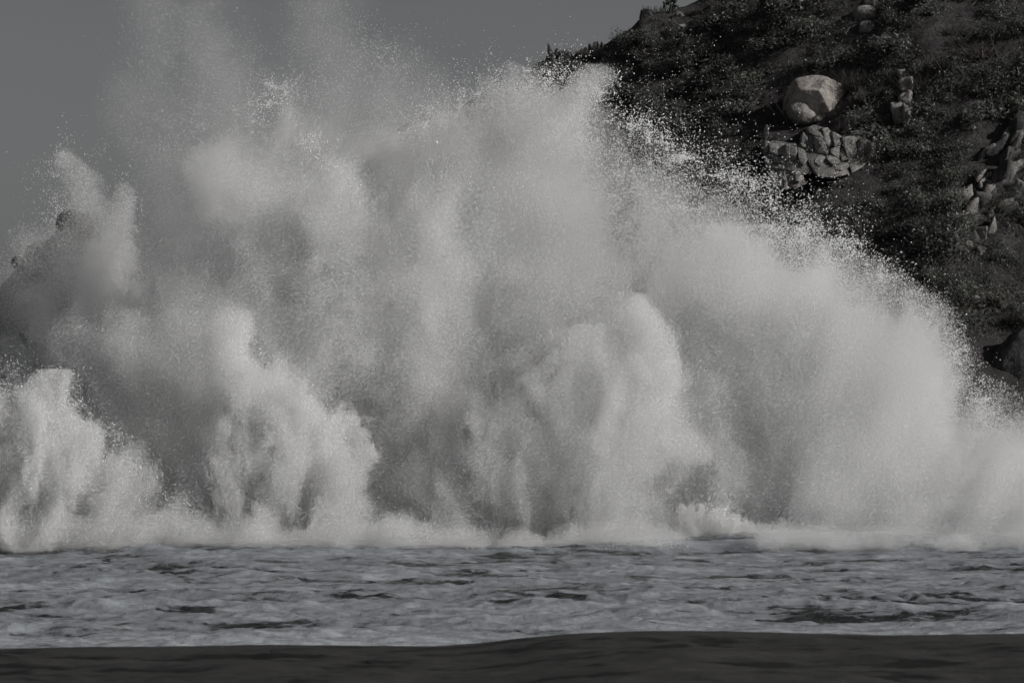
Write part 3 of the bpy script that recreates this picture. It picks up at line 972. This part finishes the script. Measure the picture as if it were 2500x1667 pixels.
def rim_points(line, Y, thick, n, out_px, in_px, seed, freq=1.6, clump=0.25, thread=False):
    """drops along the outer rim of a plume: line = (x, y) going so that the left-hand side faces outwards"""
    r = np.random.default_rng(seed)
    L = np.array(line, float)
    sg = np.linalg.norm(np.diff(L, axis=0), axis=1)
    cum = np.concatenate([[0], np.cumsum(sg)]) / sg.sum()
    u = r.random(n)
    x, y = np.interp(u, cum, L[:, 0]), np.interp(u, cum, L[:, 1])
    k = np.clip(np.searchsorted(cum, u) - 1, 0, len(sg) - 1)
    tx, ty = np.diff(L[:, 0])[k] / sg[k], np.diff(L[:, 1])[k] / sg[k]
    off = np.where(r.random(n) < 0.4, np.abs(r.normal(size=n)) ** 1.35 * out_px * 1.2, -r.exponential(in_px, n))
    px = x + ty * off + r.normal(size=n) * 10
    py = y - tx * off + r.normal(size=n) * 10
    Yp = Y + r.normal(size=n) * thick
    P = np.stack([(px - 1250) * Y / F, Yp, CZ - (py - 833.5) * Y / F], -1).astype(np.float32)
    nz = fbm(P * freq + seed, 4, 0.6, seed % 3)
    P = P[r.random(n) < sstep(-0.25, 0.55, nz - clump + 0.25)]
    if thread:                                            # most of the large drops hang together in torn threads
        P = P[(np.hypot(vnoise(P * 2.4 + 5.5, 0), vnoise(P * 2.4 + 41.5, 1)) < 0.16) | (r.random(len(P)) < 0.09)]
    return P[P[:, 2] > 0.05]



wave = tag(empty('breaking_wave', (0, 100, 0)), 'towering shore break bursting into white spray in front of the headland', 'wave')
bpy.context.view_layer.update()
ORI = np.array([0, 100, 0], np.float32)
D = np.zeros((dim[2], dim[1], dim[0]), np.float32)
PLUMES = []


def plume(label, Y, thick, caps, rho, rough, soft, origin, seed, halo=0.0, rims=(), pts=1.0, **kw):
    r = plume_field(caps, Y, thick, rho, rough, soft, origin, seed, **kw)
    sl, d, (f, w) = r
    D[sl] += d
    h = halo * w * sstep(-0.42, 0.05, f) * (f < 0.12) if halo else None      # loose drops around the dense air
    PLUMES.append((label, sl, d * pts, h, [(rim_points(ln, Y, thick * 0.35, int(n * 5), op, ip, seed * 31 + i, thread=True), rmin, rmax) for i, (ln, n, op, ip, rmin, rmax) in enumerate(rims)]))


plume('bright rounded mound of foam at the lower left', 97.4, 1.7,
      [(10, 1090, 120, 0, 1270, 170, 1), (105, 1040, 95, 140, 1250, 140, 1), (195, 1110, 80, 240, 1260, 115, 1), (300, 1180, 80, 360, 1280, 80, 1), (400, 1260, 60, 520, 1318, 34, .8), (-70, 1080, 130, -60, 1270, 170, 1)],
      3.8, 1.25, 0.36, (80, 1500), 1, freq=1.5, stretch=0.42, halo=0.2, rims=[([(-40, 920), (60, 895), (130, 900), (190, 990), (280, 1080), (400, 1190), (500, 1270)], 8000, 20, 60, 0.009, 0.017)])
plume('sunlit billow of foam left of the centre', 98.6, 1.7,
      [(600, 960, 85, 600, 1250, 140, .9), (670, 1010, 90, 690, 1250, 130, 1), (770, 1060, 90, 760, 1260, 120, 1), (840, 1150, 70, 880, 1280, 80, 1), (900, 1250, 60, 980, 1312, 36, 1), (560, 800, 60, 570, 980, 90, .45), (530, 1150, 70, 540, 1290, 90, .8)],
      3.8, 1.25, 0.36, (660, 1560), 2, freq=1.5, stretch=0.42, halo=0.2, rims=[([(500, 900), (550, 770), (620, 840), (680, 960), (790, 1000), (860, 1090), (890, 1170), (980, 1300)], 8000, 18, 60, 0.009, 0.017)])
plume('broad central burst of foam with a spiky right edge', 99.5, 2.0,
      [(1100, 1130, 70, 1075, 1290, 100, 1), (1170, 1140, 105, 1150, 1280, 120, .9), (1010, 1200, 60, 1040, 1295, 60, .8), (1240, 1090, 125, 1220, 1250, 135, .85), (1350, 1040, 145, 1340, 1240, 155, .85), (1470, 960, 130, 1470, 1220, 160, .7), (1565, 800, 60, 1560, 1050, 100, .8),
       (1590, 1040, 80, 1650, 1095, 45, .8), (1650, 1095, 40, 1715, 1120, 14, .6), (1560, 1190, 85, 1580, 1280, 75, 1), (1610, 1285, 50, 1670, 1312, 22, .9)],
      2.6, 1.3, 0.5, (1330, 1650), 3, freq=1.5, stretch=0.42, halo=0.2, rims=[([(1480, 720), (1590, 760), (1640, 850), (1620, 960), (1690, 1070), (1725, 1115), (1640, 1160), (1610, 1240)], 9000, 16, 60, 0.009, 0.016)])
rw = random.Random(3)
WL = []
for k in range(26):
    x = 1640 + k * 9.5
    hgt = (30 + 45 * math.exp(-((x - 1690) / 70) ** 2)) * rw.uniform(0.5, 1.15)
    WL.append((x, 1312, rw.uniform(14, 22), x + rw.uniform(-16, 16), 1312 - hgt, rw.uniform(6, 11), rw.uniform(0.5, 1.1)))
plume('small white wavelet breaking at the foot of the spray', 98.9, 0.6, WL,
      4.0, 0.7, 0.3, (1730, 1400), 4, freq=2.5, warp=0.1, halo=0.2, rims=[([(1640, 1245), (1680, 1232), (1740, 1235), (1800, 1262), (1870, 1298)], 3000, 10, 16, 0.008, 0.014)])
plume('wide hazy mass of spray on the right', 101.6, 2.6,
      [(1800, 760, 160, 1850, 1200, 220, .8), (2000, 820, 170, 2020, 1200, 210, 1), (2170, 890, 140, 2200, 1220, 180, .65), (2270, 1040, 110, 2310, 1240, 145, .7), (2390, 1170, 85, 2440, 1260, 105, 1), (1900, 1270, 70, 2300, 1290, 70, 1), (2100, 750, 100, 2170, 880, 130, .4), (2520, 1180, 90, 2540, 1280, 110, 1), (2480, 1080, 80, 2500, 1200, 100, .6), (2390, 1060, 80, 2430, 1240, 110, .8), (1720, 1040, 130, 1740, 1220, 130, .3)],
      1.4, 1.25, 0.75, (1850, 1700), 5, freq=1.15, stretch=0.45, halo=0.3, rims=[([(1800, 520), (1900, 560), (2000, 610), (2120, 650), (2200, 710), (2250, 800), (2330, 890), (2390, 990), (2430, 1080), (2540, 1160)], 34000, 24, 110, 0.007, 0.019)])
plume('high arching dome of spray in the centre with a grainy upper rim', 103.2, 2.8,
      [(1300, 340, 110, 1270, 700, 240, .42), (1415, 330, 80, 1450, 650, 190, .4), (1150, 560, 170, 1120, 900, 200, .9), (1500, 380, 90, 1570, 560, 130, .22), (1560, 480, 100, 1650, 820, 190, .4), (1740, 620, 130, 1830, 820, 160, .45), (1930, 740, 110, 1960, 870, 130, .45), (1280, 800, 230, 1400, 1050, 230, 1), (1050, 780, 140, 1050, 1100, 150, 1), (1120, 420, 110, 1150, 560, 130, .4), (1430, 220, 50, 1390, 340, 90, .5), (1250, 260, 70, 1260, 380, 110, .35)],
      1.35, 1.25, 0.6, (1200, 1500), 6, freq=1.05, stretch=0.45, halo=0.32, rims=[([(1000, 350), (1120, 280), (1250, 230), (1330, 205), (1450, 205), (1530, 300), (1680, 400), (1800, 455), (1900, 505), (2000, 560), (2080, 630)], 80000, 24, 150, 0.007, 0.02),
            ([(1450, 380), (1600, 460), (1750, 540), (1900, 620), (2050, 700)], 30000, 90, 90, 0.007, 0.015)])
plume('tall leaning plume with a bright right edge left of the centre', 102.0, 2.0,
      [(600, 470, 110, 700, 800, 190, .6), (695, 300, 36, 640, 500, 120, .35), (790, 520, 100, 860, 860, 160, 1), (890, 640, 80, 950, 900, 120, 1), (810, 420, 55, 840, 540, 90, .6), (520, 660, 120, 540, 850, 150, .25), (900, 950, 120, 920, 1200, 130, .9), (450, 880, 140, 460, 1150, 150, .5), (300, 900, 140, 300, 1150, 160, .5), (720, 850, 150, 740, 1050, 160, .9)],
      1.9, 1.1, 0.45, (640, 1300), 7, freq=1.05, halo=0.22, rims=[([(620, 300), (690, 200), (750, 360), (860, 440), (930, 570), (990, 650), (1015, 760)], 22000, 26, 80, 0.007, 0.016), ([(420, 420), (470, 300), (500, 290)], 3500, 25, 40, 0.007, 0.015)])
plume('ragged jet of spray at the far left in front of the dark rocks', 104.4, 1.7,
      [(180, 390, 24, 230, 540, 50, .35), (300, 480, 24, 250, 640, 60, .6), (240, 640, 80, 230, 850, 140, .9), (130, 760, 90, 90, 950, 140, .5), (190, 580, 50, 130, 720, 80, .3), (90, 610, 60, 30, 760, 90, .3), (330, 770, 55, 390, 840, 65, .8), (20, 900, 90, 0, 980, 110, .5)],
      1.5, 1.25, 0.38, (200, 1100), 8, freq=1.7, halo=0.2, rims=[([(30, 680), (150, 540), (150, 380), (200, 360), (260, 460), (320, 470), (290, 560), (270, 680), (400, 760)], 14000, 22, 60, 0.007, 0.016)])
plume('thin veil of mist drifting high across the sky', 106.5, 2.8,
      [(370, -40, 120, 390, 250, 170, .7), (500, 40, 140, 540, 260, 190, .7), (800, 40, 170, 820, 250, 210, .7), (960, 180, 120, 970, 300, 150, .7), (780, 370, 180, 1050, 370, 150, 2.0), (600, 390, 190, 680, 480, 220, 1.6), (420, 440, 150, 400, 680, 190, 1.0), (1050, 330, 120, 1180, 300, 100, 1.0), (880, -30, 90, 860, 80, 110, .3)],
      0.34, 0.6, 1.0, (700, 900), 9, freq=0.9, pts=0.3, rims=[([(760, 240), (850, 130), (950, 90), (1040, 160), (1100, 260), (1200, 200), (1260, 170)], 9000, 28, 110, 0.006, 0.012)])
plume('grey shaded mist hanging behind the bursts', 105.6, 2.6,
      [(60, 1000, 160, 60, 1200, 220, .7), (400, 820, 190, 400, 1150, 270, .6), (800, 580, 250, 800, 1150, 270, 1), (1250, 620, 290, 1250, 1150, 290, 1), (1750, 800, 230, 1750, 1150, 260, 1), (2150, 950, 200, 2150, 1180, 230, 1), (2450, 1150, 120, 2450, 1250, 140, 1), (970, 450, 190, 980, 720, 200, 1)],
      0.55, 0.35, 0.7, (1100, 1800), 10, octaves=4)
plume('pale drifting mist filling the hollow between the bursts', 100.2, 1.3,
      [(1060, 700, 130, 1060, 1200, 160, .9), (460, 860, 130, 450, 1220, 150, .8), (320, 820, 120, 320, 1100, 150, .4), (1700, 900, 110, 1710, 1220, 130, .25), (2120, 820, 120, 2150, 1100, 150, .6), (780, 720, 120, 760, 1000, 150, .6), (920, 1150, 90, 960, 1270, 90, .8)],
      0.5, 0.6, 0.7, (1100, 1800), 12)
plume('thin added haze softening the contrast of the lower bursts', 96.4, 1.4,
      [(-60, 1130, 190, 2560, 1150, 190, 1), (500, 850, 210, 2100, 850, 210, .6)], 0.07, 0.3, 0.8, (1250, 2500), 13, octaves=3)  # haze added in front to lift the dark creases and reduce contrast
plume('low drifting mist along the foot of the spray', 96.3, 1.3,
      [(-80, 1310, 70, 700, 1318, 60, 1), (700, 1318, 60, 1640, 1316, 54, 1), (1860, 1318, 40, 2600, 1316, 54, .9)],
      1.2, 0.8, 0.7, (1250, 2500), 11, stretch=1.0)

OD = np.cumsum(D, 1) * VX[1]                             # how much spray lies in front
PR = 0.0047                                              # radius of the single fine drops
for label, sl, d, h, rims in PLUMES:                    # single drops where they can be told apart, mist alone deep inside
    lam = d * (OD[sl] < 2.6) * 0.24
    if h is not None: lam = lam + h * 0.8
    cnt = rng.poisson(lam * np.prod(VX) / (math.pi * PR ** 2))
    iz, iy, ix = np.nonzero(cnt)
    c = cnt[iz, iy, ix]
    I = np.repeat(np.stack([ix + sl[2].start, iy + sl[1].start, iz + sl[0].start], -1), c, axis=0)
    P = (lo + (I + rng.random(I.shape)) * VX).astype(np.float32)
    P = P[P[:, 2] > 0.03]
    R = PR * rng.uniform(0.6, 1.6, len(P)) ** 1.3
    o = tag(point_object('spray_plume', P - ORI, R, wave), label, kind='stuff')
    for Q, rmin, rmax in rims: drop_object('drops', Q - ORI, rmin + (rmax - rmin) * rng.random(len(Q)) ** 2.5, o)
print('POINTS', sum(len(c.data.vertices) for c in wave.children), 'drops', sum(len(r[0]) for q in PLUMES for r in q[4]))
# the finest spray, too small to see drop by drop: a mist that fills the same plumes
D[-1] = 0; D[:, 0] = 0; D[:, -1] = 0; D[:, :, 0] = 0; D[:, :, -1] = 0
D = (D * np.where(OD > 2.6, 1.0, 0.82)).astype(np.float32)
me = bpy.data.meshes.new('mist')
me.vertices.add(D.size)
at_ = me.attributes.new('dens', 'FLOAT', 'POINT')
at_.data.foreach_set('value', D.ravel())
gv = bpy.data.node_groups.new('mist volume', 'GeometryNodeTree')
gv.interface.new_socket('Geometry', in_out='INPUT', socket_type='NodeSocketGeometry')
gv.interface.new_socket('Geometry', in_out='OUTPUT', socket_type='NodeSocketGeometry')
N, L = gv.nodes.new, gv.links.new
vi, vo = N('NodeGroupInput'), N('NodeGroupOutput')
lc = lo + VX / 2 - ORI                                   # centre of the first cell, local
hc = lc + (dim - 1) * VX
ps = N('GeometryNodeInputPosition')
sb = N('ShaderNodeVectorMath'); sb.operation = 'SUBTRACT'; sb.inputs[1].default_value = lc
dv = N('ShaderNodeVectorMath'); dv.operation = 'MULTIPLY'; dv.inputs[1].default_value = 1 / VX
rd = N('ShaderNodeVectorMath'); rd.operation = 'ADD'; rd.inputs[1].default_value = (0.5, 0.5, 0.5)
fl = N('ShaderNodeVectorMath'); fl.operation = 'FLOOR'
dt = N('ShaderNodeVectorMath'); dt.operation = 'DOT_PRODUCT'; dt.inputs[1].default_value = (1, float(dim[0]), float(dim[0] * dim[1]))
L(ps.outputs[0], sb.inputs[0]); L(sb.outputs[0], dv.inputs[0]); L(dv.outputs[0], rd.inputs[0]); L(rd.outputs[0], fl.inputs[0]); L(fl.outputs[0], dt.inputs[0])
nd = N('GeometryNodeInputNamedAttribute'); nd.data_type = 'FLOAT'; nd.inputs['Name'].default_value = 'dens'
si = N('GeometryNodeSampleIndex'); si.data_type = 'FLOAT'; si.domain = 'POINT'; si.clamp = True
L(vi.outputs[0], si.inputs['Geometry']); L(nd.outputs['Attribute'], si.inputs['Value']); L(dt.outputs['Value'], si.inputs['Index'])
vc = N('GeometryNodeVolumeCube')
vc.inputs['Min'].default_value = lc; vc.inputs['Max'].default_value = hc
for k, a in enumerate('XYZ'): vc.inputs['Resolution ' + a].default_value = int(dim[k])
L(si.outputs[0], vc.inputs['Density'])
mt = NT('sea mist')
pv = mt.n('ShaderNodeVolumePrincipled')
pv.inputs['Color'].default_value = (0.995, 0.995, 0.995, 1)
pv.inputs['Density'].default_value = 1.0
pv.inputs['Anisotropy'].default_value = 0.25
mt.l(pv.outputs[0], mt.out.inputs['Volume'])
sv = N('GeometryNodeSetMaterial'); sv.inputs['Material'].default_value = mt.m
L(vc.outputs[0], sv.inputs['Geometry']); L(sv.outputs[0], vo.inputs[0])
mist = bpy.data.objects.new('mist', me)
me.materials.append(mt.m)
C.objects.link(mist)
mist.parent = wave
tag(mist, 'soft white mist that fills the bursts of spray', kind='stuff')
mist.modifiers.new('volume', 'NODES').node_group = gv
S.cycles.volume_bounces = 4
S.cycles.volume_step_rate = 2.8
S.cycles.volume_max_steps = 256
